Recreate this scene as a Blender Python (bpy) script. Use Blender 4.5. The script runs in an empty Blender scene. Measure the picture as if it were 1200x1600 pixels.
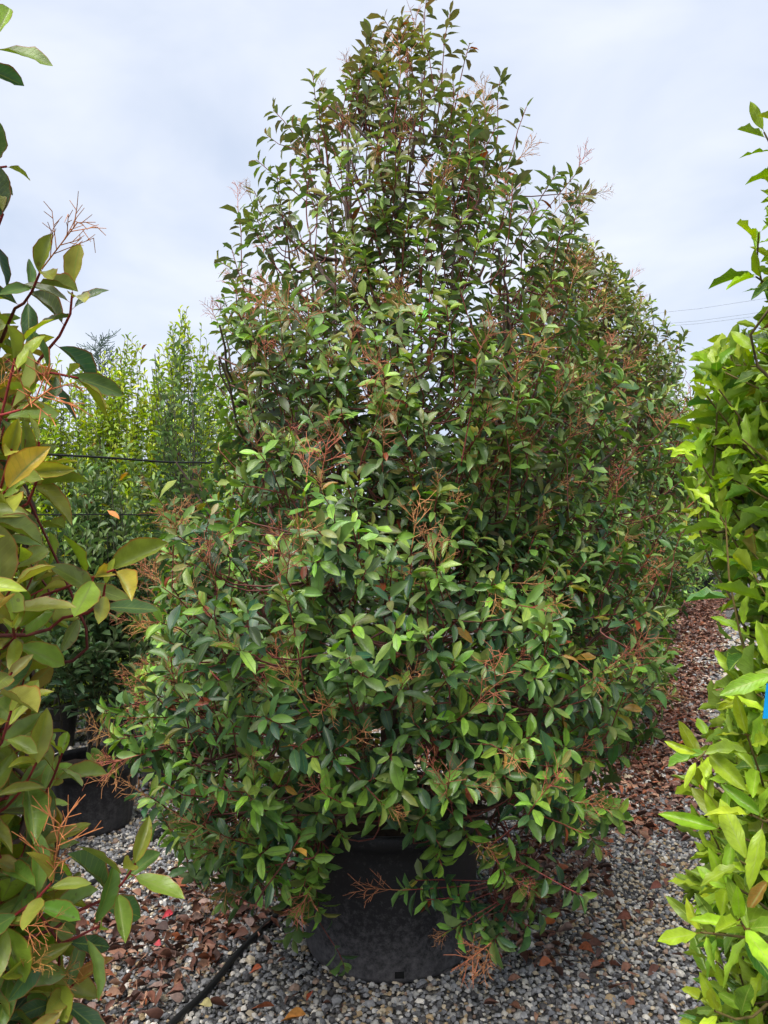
import bpy, math
import numpy as np
from mathutils import Matrix, Vector

# ------------------------------------------------------------------ camera, sky, sun, exposure
SC = bpy.context.scene
COL = SC.collection
CAMZ, F, HOR = 1.6, 1209.0, 825.0
cam = bpy.data.cameras.new('camera'); camo = bpy.data.objects.new('camera', cam); COL.objects.link(camo)
cam.sensor_fit = 'VERTICAL'; cam.sensor_height = 24.0; cam.lens = F / 1600 * 24.0
cam.clip_start = 0.05; cam.clip_end = 1500
PITCH = math.atan((HOR - 800) / F)
camo.location = (0, 0, CAMZ); camo.rotation_euler = (math.pi / 2 + PITCH, 0, 0)
SC.camera = camo

SUN_EL, SUN_AZ = math.radians(58), math.radians(205)      # azimuth clockwise from +Y: behind the camera, a little left
w = bpy.data.worlds.new('World'); SC.world = w; w.use_nodes = True
nt = w.node_tree; nt.nodes.clear()
N = nt.nodes.new; Lk = nt.links.new
out = N('ShaderNodeOutputWorld'); mix = N('ShaderNodeMixShader')
bg1 = N('ShaderNodeBackground'); bg2 = N('ShaderNodeBackground')
sky = N('ShaderNodeTexSky'); sky.sky_type = 'NISHITA'; sky.sun_disc = False
sky.sun_elevation = SUN_EL; sky.sun_rotation = SUN_AZ; sky.dust_density = 2.0
Lk(sky.outputs[0], bg1.inputs[0]); bg1.inputs[1].default_value = 0.12
tc = N('ShaderNodeTexCoord'); mp = N('ShaderNodeMapping'); mp.inputs['Scale'].default_value = (1.0, 1.0, 2.2)
Lk(tc.outputs['Generated'], mp.inputs['Vector'])
nz = N('ShaderNodeTexNoise'); nz.inputs['Scale'].default_value = 2.4; nz.inputs['Detail'].default_value = 5; nz.inputs['Roughness'].default_value = 0.5
nz.inputs['Distortion'].default_value = 0.4
Lk(mp.outputs[0], nz.inputs['Vector'])
cr = N('ShaderNodeValToRGB'); cr.color_ramp.elements[0].position = 0.36; cr.color_ramp.elements[1].position = 0.64
cr.color_ramp.elements[0].color = (0.40, 0.455, 0.56, 1); cr.color_ramp.elements[1].color = (0.56, 0.59, 0.655, 1)
Lk(nz.outputs['Fac'], cr.inputs[0]); Lk(cr.outputs[0], bg2.inputs[0]); bg2.inputs[1].default_value = 1.0
mix.inputs[0].default_value = 0.9
Lk(bg1.outputs[0], mix.inputs[1]); Lk(bg2.outputs[0], mix.inputs[2]); Lk(mix.outputs[0], out.inputs[0])

sl = bpy.data.lights.new('sun', 'SUN'); sl.energy = 3.4; sl.angle = math.radians(48); sl.color = (1.0, 0.96, 0.9)
so = bpy.data.objects.new('sun', sl); COL.objects.link(so); so.location = (-3, -6, 12)
sdir = Vector((math.sin(SUN_AZ) * math.cos(SUN_EL), math.cos(SUN_AZ) * math.cos(SUN_EL), math.sin(SUN_EL)))
so.rotation_euler = sdir.to_track_quat('Z', 'Y').to_euler()
vs = SC.view_settings; vs.view_transform = 'Standard'; vs.look = 'None'; vs.exposure = 0.78; vs.gamma = 1.0; vs.use_curve_mapping = False
SC.cycles.max_bounces = 4; SC.cycles.transmission_bounces = 2; SC.cycles.diffuse_bounces = 2; SC.cycles.glossy_bounces = 2
SC.cycles.use_adaptive_sampling = True; SC.cycles.adaptive_threshold = 0.04; SC.cycles.use_denoising = True

# ------------------------------------------------------------------ helpers
UP = np.array([0, 0, 1.0])
def P(px, py, D):                       # the world point that stands D metres ahead at a place measured in the photograph
    return np.array([(px - 600) / F * D, D, CAMZ + (HOR - py) / F * D])
def G(px, py):                          # the ground point there
    D = CAMZ * F / (py - HOR); return np.array([(px - 600) / F * D, D, 0.0])
def nrm(v): return v / np.maximum(np.linalg.norm(v, axis=-1, keepdims=True), 1e-9)
RU = nrm(np.array([0.41, 0.91])); RV = np.array([RU[1], -RU[0]])      # along the nursery row / across it, to the right
ORI = np.array([0.02, 3.05])
def uv_of(x, y): return (x - ORI[0]) * RU[0] + (y - ORI[1]) * RU[1], (x - ORI[0]) * RV[0] + (y - ORI[1]) * RV[1]
def row(u, v): return ORI + RU * u + RV * v

def mesh(name, V, Fc, mat, smooth=True, uv=None, col=None):
    """Fc: list of face arrays (each (k,3) or (k,4))"""
    me = bpy.data.meshes.new(name)
    V = np.ascontiguousarray(V, dtype=np.float32).reshape(-1, 3)
    if not isinstance(Fc, (list, tuple)): Fc = [Fc]
    idx = np.concatenate([f.reshape(-1) for f in Fc]).astype(np.int32)
    tot = np.concatenate([np.full(len(f), f.shape[1]) for f in Fc]).astype(np.int32)
    st = np.concatenate([[0], np.cumsum(tot)[:-1]]).astype(np.int32)
    me.vertices.add(len(V)); me.vertices.foreach_set('co', V.ravel())
    me.loops.add(len(idx)); me.loops.foreach_set('vertex_index', idx)
    me.polygons.add(len(tot)); me.polygons.foreach_set('loop_start', st); me.polygons.foreach_set('loop_total', tot)
    me.polygons.foreach_set('use_smooth', np.full(len(tot), smooth))
    if uv is not None:
        l = me.uv_layers.new(name='UVMap'); l.data.foreach_set('uv', np.ascontiguousarray(uv[idx], dtype=np.float32).ravel())
    if col is not None:
        a = me.color_attributes.new('col', 'FLOAT_COLOR', 'POINT')
        c4 = np.ones((len(V), 4), np.float32); c4[:, :3] = col; a.data.foreach_set('color', c4.ravel())
    me.update(calc_edges=True); me.validate()
    if mat: me.materials.append(mat)
    return me
def obj(name, me, parent=None, loc=None, kind=None):
    o = bpy.data.objects.new(name, me); COL.objects.link(o)
    if parent: o.parent = parent
    if loc is not None: o.location = [float(c) for c in loc]
    if kind: o['kind'] = kind
    return o
def tag(o, label, cat, group=None):
    o['label'] = label; o['category'] = cat
    if group: o['group'] = group
    return o

def bez(A, B, C, t): return (1 - t) ** 2 * A + 2 * t * (1 - t) * B + t * t * C
def dbez(A, B, C, t): return 2 * (1 - t) * (B - A) + 2 * t * (C - B)
def tubes(PT, R, sides=4, caps=False):
    """PT (N,M,3) polylines, R (N,M) radii -> verts, [quads]"""
    n, m, _ = PT.shape
    T = np.gradient(PT, axis=1); T = nrm(T)
    ref = np.where(np.abs(T[:, :1, 2:3]) > 0.8, np.array([1.0, 0, 0]), np.array([0, 0, 1.0]))
    E1 = nrm(np.cross(T, np.broadcast_to(ref, T.shape))); E2 = np.cross(T, E1)
    a = np.arange(sides) / sides * 2 * math.pi
    V = PT[:, :, None, :] + R[:, :, None, None] * (np.cos(a)[None, None, :, None] * E1[:, :, None, :] + np.sin(a)[None, None, :, None] * E2[:, :, None, :])
    i = np.arange(n)[:, None, None] * m * sides; j = np.arange(m - 1)[None, :, None] * sides; k = np.arange(sides)[None, None, :]; k2 = (k + 1) % sides
    q = np.stack([i + j + k, i + j + k2, i + j + sides + k2, i + j + sides + k], -1).reshape(-1, 4)
    return V.reshape(-1, 3), q
def smooth_line(pts, n):
    p = np.asarray(pts, float); t = np.linspace(0, len(p) - 1, n); o = []
    for x in t:
        i = min(int(x), len(p) - 2); f = x - i
        a, b, c, d = p[max(i - 1, 0)], p[i], p[i + 1], p[min(i + 2, len(p) - 1)]
        o.append(0.5 * ((2 * b) + (c - a) * f + (2 * a - 5 * b + 4 * c - d) * f * f + (3 * b - a - 3 * c + d) * f ** 3))
    return np.array(o)
def lathe(prof, seg=56, wob=None):
    pr = np.asarray(prof, float); m = len(pr); a = np.arange(seg) / seg * 2 * math.pi
    r = pr[:, 0][:, None] * (1 + (wob(a, pr[:, 1]) if wob else 0))
    V = np.stack([r * np.cos(a), r * np.sin(a), np.repeat(pr[:, 1][:, None], seg, 1)], -1).reshape(-1, 3)
    j = np.arange(m - 1)[:, None] * seg; k = np.arange(seg)[None]; k2 = (k + 1) % seg
    return V, np.stack([j + k, j + k2, j + seg + k2, j + seg + k], -1).reshape(-1, 4)
def box(c, s):
    c = np.asarray(c, float); s = np.asarray(s, float) / 2
    V = np.array([[x, y, z] for x in (-1, 1) for y in (-1, 1) for z in (-1, 1)]) * s + c
    return V, np.array([[0, 1, 3, 2], [4, 6, 7, 5], [0, 4, 5, 1], [2, 3, 7, 6], [0, 2, 6, 4], [1, 5, 7, 3]])

# ------------------------------------------------------------------ materials
def newmat(name):
    m = bpy.data.materials.new(name); m.use_nodes = True; t = m.node_tree
    return m, t, t.nodes.new, t.links.new, t.nodes['Principled BSDF']
def leaf_mat(name, rough, margin, back, petiole, vein, transl, backmix=0.65, spec=0.5, spot=0.0, veinbump=0.0):
    m, t, n, l, b = newmat(name)
    at = n('ShaderNodeVertexColor'); at.layer_name = 'col'
    oi = n('ShaderNodeObjectInfo')
    mul = n('ShaderNodeMix'); mul.data_type = 'RGBA'; mul.blend_type = 'MULTIPLY'; mul.inputs[0].default_value = 1
    l(at.outputs[0], mul.inputs[6]); l(oi.outputs['Color'], mul.inputs[7])
    uv = n('ShaderNodeUVMap'); uv.uv_map = 'UVMap'; sp = n('ShaderNodeSeparateXYZ'); l(uv.outputs[0], sp.inputs[0])
    ab = n('ShaderNodeMath'); ab.operation = 'ABSOLUTE'; l(sp.outputs[1], ab.inputs[0])
    cur = mul.outputs[2]
    def mixc(fac, colr, c, k):
        x = n('ShaderNodeMix'); x.data_type = 'RGBA'; x.inputs[7].default_value = (*colr, 1)
        mm = n('ShaderNodeMath'); mm.operation = 'MULTIPLY'; mm.inputs[1].default_value = k; l(fac, mm.inputs[0]); l(mm.outputs[0], x.inputs[0]); l(c, x.inputs[6])
        return x.outputs[2]
    def rng(src, a, bb):
        r = n('ShaderNodeMapRange'); r.interpolation_type = 'SMOOTHSTEP'; r.inputs[1].default_value = a; r.inputs[2].default_value = bb; l(src, r.inputs[0]); return r.outputs[0]
    # mottling
    tcx = n('ShaderNodeTexCoord'); nzx = n('ShaderNodeTexNoise'); nzx.inputs['Scale'].default_value = 45; nzx.inputs['Detail'].default_value = 3
    geo = n('ShaderNodeNewGeometry'); l(geo.outputs['Position'], nzx.inputs['Vector'])
    hs = n('ShaderNodeHueSaturation'); mr = n('ShaderNodeMapRange'); mr.inputs[1].default_value = 0.3; mr.inputs[2].default_value = 0.7
    mr.inputs[3].default_value = 0.78; mr.inputs[4].default_value = 1.22; l(nzx.outputs[0], mr.inputs[0]); l(mr.outputs[0], hs.inputs['Value']); l(cur, hs.inputs['Color']); cur = hs.outputs[0]
    # side veins
    wv = n('ShaderNodeMath'); wv.operation = 'MULTIPLY_ADD'; wv.inputs[1].default_value = -0.22; l(ab.outputs[0], wv.inputs[0]); l(sp.outputs[0], wv.inputs[2])
    w2 = n('ShaderNodeMath'); w2.operation = 'MULTIPLY'; w2.inputs[1].default_value = 62.0; l(wv.outputs[0], w2.inputs[0])
    w3 = n('ShaderNodeMath'); w3.operation = 'SINE'; l(w2.outputs[0], w3.inputs[0])
    sv = rng(w3.outputs[0], 0.82, 1.0)
    cur = mixc(sv, vein, cur, 0.22)
    mid = rng(ab.outputs[0], 0.10, 0.03); cur = mixc(mid, vein, cur, 0.75)
    if margin: cur = mixc(rng(ab.outputs[0], 0.86, 1.0), margin[:3], cur, margin[3])
    if spot:
        ns = n('ShaderNodeTexNoise'); ns.inputs['Scale'].default_value = 85; ns.inputs['Detail'].default_value = 1; l(geo.outputs['Position'], ns.inputs['Vector'])
        cur = mixc(rng(ns.outputs[0], 0.70, 0.76), (0.10, 0.045, 0.02), cur, spot)
    cur = mixc(rng(sp.outputs[0], 0.14, 0.10), petiole, cur, 1.0)
    bk = mixc(geo.outputs['Backfacing'], back, cur, backmix)
    l(bk, b.inputs['Base Color'])
    rr = n('ShaderNodeMapRange'); rr.inputs[3].default_value = rough; rr.inputs[4].default_value = 0.7; l(geo.outputs['Backfacing'], rr.inputs[0]); l(rr.outputs[0], b.inputs['Roughness'])
    b.inputs['Specular IOR Level'].default_value = spec
    bm = n('ShaderNodeBump'); bm.inputs['Strength'].default_value = 0.25 + veinbump; bm.inputs['Distance'].default_value = 0.0015
    ad = n('ShaderNodeMath'); ad.operation = 'ADD'; l(sv, ad.inputs[0]); l(nzx.outputs[0], ad.inputs[1]); l(ad.outputs[0], bm.inputs['Height']); bm.invert = True
    l(bm.outputs[0], b.inputs['Normal'])
    tr = n('ShaderNodeBsdfTranslucent'); hv = n('ShaderNodeHueSaturation'); hv.inputs['Saturation'].default_value = 1.15; hv.inputs['Value'].default_value = 1.25; l(cur, hv.inputs['Color']); l(hv.outputs[0], tr.inputs[0])
    mx = n('ShaderNodeMixShader'); mx.inputs[0].default_value = transl; l(b.outputs[0], mx.inputs[1]); l(tr.outputs[0], mx.inputs[2])
    l(mx.outputs[0], t.nodes['Material Output'].inputs[0]); return m
def attr_mat(name, rough=0.7, noise=40, amp=0.3, spec=0.4, bump=0.3):
    m, t, n, l, b = newmat(name)
    at = n('ShaderNodeVertexColor'); at.layer_name = 'col'; oi = n('ShaderNodeObjectInfo')
    mul = n('ShaderNodeMix'); mul.data_type = 'RGBA'; mul.blend_type = 'MULTIPLY'; mul.inputs[0].default_value = 1
    l(at.outputs[0], mul.inputs[6]); l(oi.outputs['Color'], mul.inputs[7])
    geo = n('ShaderNodeNewGeometry'); nz = n('ShaderNodeTexNoise'); nz.inputs['Scale'].default_value = noise; nz.inputs['Detail'].default_value = 4; l(geo.outputs['Position'], nz.inputs['Vector'])
    mr = n('ShaderNodeMapRange'); mr.inputs[1].default_value = 0.25; mr.inputs[2].default_value = 0.75; mr.inputs[3].default_value = 1 - amp; mr.inputs[4].default_value = 1 + amp; l(nz.outputs[0], mr.inputs[0])
    hs = n('ShaderNodeHueSaturation'); l(mr.outputs[0], hs.inputs['Value']); l(mul.outputs[2], hs.inputs['Color']); l(hs.outputs[0], b.inputs['Base Color'])
    b.inputs['Roughness'].default_value = rough; b.inputs['Specular IOR Level'].default_value = spec
    bm = n('ShaderNodeBump'); bm.inputs['Strength'].default_value = bump; bm.inputs['Distance'].default_value = 0.002; l(nz.outputs[0], bm.inputs['Height']); l(bm.outputs[0], b.inputs['Normal'])
    return m
def plain(name, c, rough=0.6, noise=30, amp=0.25, spec=0.4):
    m, t, n, l, b = newmat(name)
    tc = n('ShaderNodeTexCoord'); nz = n('ShaderNodeTexNoise'); nz.inputs['Scale'].default_value = noise; nz.inputs['Detail'].default_value = 5; l(tc.outputs['Object'], nz.inputs['Vector'])
    mr = n('ShaderNodeMapRange'); mr.inputs[1].default_value = 0.25; mr.inputs[2].default_value = 0.75; mr.inputs[3].default_value = 1 - amp; mr.inputs[4].default_value = 1 + amp; l(nz.outputs[0], mr.inputs[0])
    hs = n('ShaderNodeHueSaturation'); hs.inputs['Color'].default_value = (*c, 1); l(mr.outputs[0], hs.inputs['Value']); l(hs.outputs[0], b.inputs['Base Color'])
    b.inputs['Roughness'].default_value = rough; b.inputs['Specular IOR Level'].default_value = spec
    return m
M_PH = leaf_mat('photinia_leaf', 0.34, (0.13, 0.10, 0.035, 0.35), (0.10, 0.15, 0.055), (0.20, 0.035, 0.03), (0.13, 0.21, 0.05), 0.24, spot=.3)
M_PHN = leaf_mat('photinia_leaf_close', 0.33, (0.36, 0.08, 0.03, 0.7), (0.20, 0.24, 0.05), (0.32, 0.03, 0.03), (0.26, 0.33, 0.06), 0.30, backmix=0.45, spot=0.5)
M_LA = leaf_mat('laurel_leaf', 0.36, (0.30, 0.42, 0.03, 0.5), (0.16, 0.26, 0.05), (0.16, 0.06, 0.02), (0.36, 0.46, 0.09), 0.30, backmix=0.5, veinbump=0.25, spot=.1)
M_EV = leaf_mat('evergreen_leaf', 0.42, None, (0.11, 0.15, 0.07), (0.10, 0.12, 0.03), (0.16, 0.23, 0.07), 0.36)
M_STEM = attr_mat('bark', 0.75, 60, 0.35)
M_PAN = attr_mat('spent_flower_stalk', 0.7, 90, 0.3)
M_PEB = attr_mat('pebble', 0.6, 120, 0.22, 0.35, 0.25)
M_LIT = attr_mat('dead_leaf', 0.6, 70, 0.35, 0.35, 0.5)
M_SOIL = plain('potting_soil', (0.045, 0.028, 0.02), 0.95, 60, 0.5)
M_HOSE = plain('black_hose_rubber', (0.012, 0.012, 0.013), 0.5, 20, 0.3)
M_WIRE = plain('black_wire', (0.012, 0.012, 0.013), 0.6, 20, 0.2)
M_BLUE = plain('blue_tag_plastic', (0.0, 0.27, 0.62), 0.35, 40, 0.06)
M_POST = plain('grey_wood_post', (0.16, 0.14, 0.12), 0.85, 25, 0.35)
M_HOLE = plain('hole_black', (0.004, 0.004, 0.004), 0.9, 10, 0.1)
def pot_mat(name, dust):
    m, t, n, l, b = newmat(name)
    tc = n('ShaderNodeTexCoord'); nz = n('ShaderNodeTexNoise'); nz.inputs['Scale'].default_value = 42; nz.inputs['Detail'].default_value = 12; nz.inputs['Roughness'].default_value = 0.78
    l(tc.outputs['Object'], nz.inputs['Vector'])
    sc = n('ShaderNodeTexNoise'); sc.inputs['Scale'].default_value = 38; sc.inputs['Detail'].default_value = 10; sc.inputs['Roughness'].default_value = 0.8; sc.inputs['Distortion'].default_value = 4.5
    mp = n('ShaderNodeMapping'); mp.inputs['Scale'].default_value = (1, 1, 0.35); l(tc.outputs['Object'], mp.inputs[0]); l(mp.outputs[0], sc.inputs['Vector'])
    sx = n('ShaderNodeSeparateXYZ'); l(tc.outputs['Object'], sx.inputs[0])
    hz = n('ShaderNodeMapRange'); hz.inputs[1].default_value = 0.32; hz.inputs[2].default_value = 0.0; hz.inputs[3].default_value = 0.0; hz.inputs[4].default_value = 0.24; l(sx.outputs[2], hz.inputs[0])
    a = n('ShaderNodeMath'); l(nz.outputs[0], a.inputs[0]); l(hz.outputs[0], a.inputs[1])
    r = n('ShaderNodeMapRange'); r.inputs[1].default_value = 0.54; r.inputs[2].default_value = 0.90; r.inputs[4].default_value = dust; l(a.outputs[0], r.inputs[0])
    s2 = n('ShaderNodeMapRange'); s2.inputs[1].default_value = 0.62; s2.inputs[2].default_value = 0.75; s2.inputs[4].default_value = 0.6 * dust; l(sc.outputs[0], s2.inputs[0])
    mx = n('ShaderNodeMath'); l(r.outputs[0], mx.inputs[0]); l(s2.outputs[0], mx.inputs[1]); mx.use_clamp = True
    c = n('ShaderNodeMix'); c.data_type = 'RGBA'; c.inputs[6].default_value = (0.015, 0.015, 0.018, 1); c.inputs[7].default_value = (0.17, 0.16, 0.165, 1); l(mx.outputs[0], c.inputs[0]); l(c.outputs[2], b.inputs['Base Color'])
    rg = n('ShaderNodeMapRange'); rg.inputs[3].default_value = 0.48; rg.inputs[4].default_value = 0.85; l(mx.outputs[0], rg.inputs[0]); l(rg.outputs[0], b.inputs['Roughness'])
    b.inputs['Specular IOR Level'].default_value = 0.35
    bm = n('ShaderNodeBump'); bm.inputs['Strength'].default_value = 0.15; bm.inputs['Distance'].default_value = 0.004; l(nz.outputs[0], bm.inputs['Height']); l(bm.outputs[0], b.inputs['Normal'])
    return m
M_POT = pot_mat('black_pot_plastic', 0.9); M_POT2 = pot_mat('black_pot_plastic_clean', 0.5)

# ------------------------------------------------------------------ ground
m, t, n, l, b = newmat('gravel_ground')
geo = n('ShaderNodeNewGeometry')
vo = n('ShaderNodeTexVoronoi'); vo.inputs['Scale'].default_value = 55; l(geo.outputs['Position'], vo.inputs['Vector'])
cr = n('ShaderNodeValToRGB'); e = cr.color_ramp.elements; e[0].color = (0.05, 0.05, 0.055, 1); e[1].color = (0.42, 0.40, 0.36, 1)
x = e.new(0.35); x.color = (0.16, 0.165, 0.18, 1); x = e.new(0.7); x.color = (0.28, 0.26, 0.23, 1)
sp = n('ShaderNodeSeparateColor'); l(vo.outputs['Color'], sp.inputs[0]); l(sp.outputs[0], cr.inputs[0])
dk = n('ShaderNodeMapRange'); dk.inputs[1].default_value = 0.2; dk.inputs[2].default_value = 0.75; dk.inputs[3].default_value = 1.0; dk.inputs[4].default_value = 0.12; l(vo.outputs['Distance'], dk.inputs[0])
hs = n('ShaderNodeHueSaturation'); l(cr.outputs[0], hs.inputs['Color']); l(dk.outputs[0], hs.inputs['Value'])
nz = n('ShaderNodeTexNoise'); nz.inputs['Scale'].default_value = 1.3; nz.inputs['Detail'].default_value = 4; l(geo.outputs['Position'], nz.inputs['Vector'])
nr = n('ShaderNodeMapRange'); nr.inputs[1].default_value = 0.45; nr.inputs[2].default_value = 0.7; nr.inputs[4].default_value = 0.6; l(nz.outputs[0], nr.inputs[0])
mx = n('ShaderNodeMix'); mx.data_type = 'RGBA'; mx.inputs[7].default_value = (0.05, 0.035, 0.025, 1); l(nr.outputs[0], mx.inputs[0]); l(hs.outputs[0], mx.inputs[6]); l(mx.outputs[2], b.inputs['Base Color'])
b.inputs['Roughness'].default_value = 0.85
bm = n('ShaderNodeBump'); bm.inputs['Strength'].default_value = 0.8; bm.inputs['Distance'].default_value = 0.008; bm.invert = True; l(vo.outputs['Distance'], bm.inputs['Height']); l(bm.outputs[0], b.inputs['Normal'])
gr = obj('ground', mesh('ground', np.array([[-300, -300, 0], [300, -300, 0], [300, 300, 0], [-300, 300, 0.0]]), np.array([[0, 1, 2, 3]]), m, False), kind='structure')

rng = np.random.default_rng(11)
def vnoise(x, y, s, seed):              # cheap smooth value noise in the plane
    r = np.random.default_rng(seed); T = r.random((64, 64)); X = x / s + 200; Y = y / s + 200
    i = np.floor(X).astype(int); j = np.floor(Y).astype(int); f = X - i; g = Y - j; f = f * f * (3 - 2 * f); g = g * g * (3 - 2 * g)
    T_ = lambda a, c: T[a % 64, c % 64]
    return (T_(i, j) * (1 - f) + T_(i + 1, j) * f) * (1 - g) + (T_(i, j + 1) * (1 - f) + T_(i + 1, j + 1) * f) * g
def in_view(x, y, pad=90):
    px = 600 + x / y * F; return (px > -pad) & (px < 1200 + pad)
# pebbles: crushed stones of 1 to 3 cm, real geometry near the camera
def pebble_field(x0, x1, y0, y1, step, rmul, keep):
    gx, gy = np.meshgrid(np.arange(x0, x1, step), np.arange(y0, y1, step)); x = gx.ravel(); y = gy.ravel()
    x = x + rng.uniform(-.55, .55, len(x)) * step; y = y + rng.uniform(-.55, .55, len(y)) * step
    k = in_view(x, y) & keep(x, y) & (np.hypot(x - ORI[0], y - ORI[1]) > 0.31)
    return x[k], y[k], rng.lognormal(0, 0.28, k.sum()) * step * 0.54 * rmul
px_, py_, pr_ = [], [], []
for a in ((-2.2, 1.9, 2.3, 4.3, 0.0160, 1.0, lambda x, y: np.ones(len(x), bool)),
          (-2.6, 3.2, 4.3, 7.2, 0.032, 1.0, lambda x, y: (uv_of(x, y)[1] > 0.3) | (uv_of(x, y)[1] < -0.4)),
          (1.2, 6.2, 7.2, 12.5, 0.056, 1.0, lambda x, y: uv_of(x, y)[1] > 0.5)):
    x, y, r = pebble_field(*a); px_.append(x); py_.append(y); pr_.append(r)
x = np.concatenate(px_); y = np.concatenate(py_); r = np.clip(np.concatenate(pr_), 0.006, 0.034); n_ = len(x)
S = np.stack([r * rng.uniform(.8, 1.25, n_), r * rng.uniform(.7, 1.1, n_), r * rng.uniform(.45, .8, n_)], -1)
A = rng.uniform(0, 6.28, n_); tl = rng.normal(0, .35, n_)
near = y < 3.35; order = np.argsort(~near, kind='stable'); x, y, r, S, A, tl = x[order], y[order], r[order], S[order], A[order], tl[order]; nn_ = int(near.sum())
ang = np.arange(5) * 2 * math.pi / 5
GEM = np.concatenate([[[0, 0, 1.0]], np.stack([.8 * np.cos(ang), .8 * np.sin(ang), np.full(5, .55)], -1), np.stack([1.02 * np.cos(ang + .63), 1.02 * np.sin(ang + .63), np.full(5, -.35)], -1)])
GEF = np.array([[0, 1 + i, 1 + (i + 1) % 5] for i in range(5)] + [[1 + i, 6 + i, 1 + (i + 1) % 5] for i in range(5)] + [[1 + (i + 1) % 5, 6 + i, 6 + (i + 1) % 5] for i in range(5)])
a4 = np.arange(4) * math.pi / 2
OCT = np.concatenate([np.stack([.62 * np.cos(a4), .62 * np.sin(a4), np.full(4, .75)], -1), np.stack([1.05 * np.cos(a4), 1.05 * np.sin(a4), np.full(4, -.4)], -1)])
OCF = np.array([[0, 1, 2], [0, 2, 3]] + [f for i in range(4) for f in ([i, 4 + i, (i + 1) % 4], [(i + 1) % 4, 4 + i, 4 + (i + 1) % 4])])
V = np.concatenate([(GEM[None] * (1 + rng.uniform(-.24, .24, (nn_, 11, 1))) * S[:nn_, None]).reshape(-1, 3), (OCT[None] * (1 + rng.uniform(-.24, .24, (n_ - nn_, 8, 1))) * S[nn_:, None]).reshape(-1, 3)])
own = np.concatenate([np.repeat(np.arange(nn_), 11), np.repeat(np.arange(nn_, n_), 8)])
A, tl = A[own], tl[own]
V = np.stack([V[:, 0], V[:, 1] * np.cos(tl) - V[:, 2] * np.sin(tl), V[:, 1] * np.sin(tl) + V[:, 2] * np.cos(tl)], -1)
V = np.stack([V[:, 0] * np.cos(A) - V[:, 1] * np.sin(A), V[:, 0] * np.sin(A) + V[:, 1] * np.cos(A), V[:, 2]], -1)
V += np.stack([x, y, r * 0.35 + rng.uniform(-.003, .010, n_)], -1)[own]
PAL = np.array([[.34, .36, .40], [.22, .235, .27], [.48, .49, .50], [.74, .73, .70], [.60, .53, .41], [.44, .34, .21], [.09, .09, .10], [.36, .26, .21]])
uu, vv = uv_of(x, y)
tan = np.clip(vnoise(x, y, .45, 3) * 1.5 - .25, 0, 1) * np.where((y > 3.1) | (x > .55), 1, .4)
pw = np.array([.25, .2, .17, .08, .06, .04, .16, .04])[None] * (1 - tan[:, None]) + np.array([.10, .1, .10, .16, .17, .12, .19, .06])[None] * tan[:, None]
pw /= pw.sum(1, keepdims=True); ci = (np.cumsum(pw, 1) < rng.random((n_, 1))).sum(1).clip(0, 7)
C = PAL[ci] * .88 * rng.uniform(.7, 1.2, (n_, 1)) * (1 - .35 * np.clip(vnoise(x, y, .3, 17) * 2 - 1, 0, 1))[:, None] * np.array([1.06, 1.0, .93])
gf = np.concatenate([(GEF[None] + np.arange(nn_)[:, None, None] * 11).reshape(-1, 3), (OCF[None] + np.arange(n_ - nn_)[:, None, None] * 8 + nn_ * 11).reshape(-1, 3)])
me = mesh('gravel', V, gf, M_PEB, False, col=C[own])
o = obj('gravel', me, kind='stuff'); tag(o, 'loose grey, white and tan crushed gravel covering the ground', 'gravel')

# ------------------------------------------------------------------ leaf templates
def leaf_template(ns, na, kind, curl, fold, wave=0.0, twist=0.0, seed=0):
    """unit leaf along +X (length 1), width scaled to 1, normal +Z; returns verts, faces, uv"""
    t = np.linspace(0, 1, ns + 1); pet = 0.12
    s = np.clip((t - pet) / (1 - pet), 0, 1)
    if kind == 'photinia': wv = np.sin(np.pi * s ** 1.1) ** 0.62 * (1 - .2 * s ** 8)
    elif kind == 'laurel': wv = np.sin(np.pi * s ** 1.0) ** 0.68
    else: wv = np.sin(np.pi * s ** 1.05) ** 0.8
    wv = wv / wv.max() * .5; wv = np.maximum(wv, np.where(t <= pet + .01, .025, .012))
    r = np.random.default_rng(seed)
    vs = np.linspace(-1, 1, na * 2 + 1); V = []; U = []
    p1, p2 = r.uniform(0, 6.28, 2)
    for i, tt in enumerate(t):
        for v in vs:
            y_ = v * wv[i] * (1 + (.035 * math.sin(i * 2.9 + p1 + (0 if v > 0 else 2)) if wave and abs(v) > .9 else 0))
            z_ = abs(v) ** 1.3 * wv[i] * fold - curl * (tt ** 2) + wave * abs(v) * math.sin(tt * 19 + (p1 if v > 0 else p2)) * wv[i] * 2
            a = twist * tt; yy, zz = y_ * math.cos(a) - z_ * .0, z_ + y_ * math.sin(a)
            V.append((tt - .35 * curl * curl * tt ** 3, yy, zz)); U.append((tt, v))
    k = na * 2 + 1; q = []
    for i in range(ns):
        for j in range(k - 1): q.append((i * k + j, (i + 1) * k + j, (i + 1) * k + j + 1, i * k + j + 1))
    return np.array(V), np.array(q), np.array(U)
def leaf_simple(kind, curl, fold, twist):
    V = [(0.02, 0, 0)]; U = [(.16, 0)]
    for t_, w_ in ((.36, .43 if kind != 'laurel' else .45), (.74, .42)):
        for v in (-1, 0, 1): y_ = v * w_; V.append((t_ - .35 * curl ** 2 * t_ ** 3, y_, abs(v) * w_ * fold - curl * t_ ** 2 + y_ * math.sin(twist * t_))); U.append((t_, v * .9))
    V.append((1 - .35 * curl ** 2, 0, -curl)); U.append((1, 0))
    return np.array(V), np.array([[0, 1, 2], [0, 2, 3], [4, 7, 5], [5, 7, 6]]), np.array([[1, 4, 5, 2], [2, 5, 6, 3]]), np.array(U)
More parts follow.
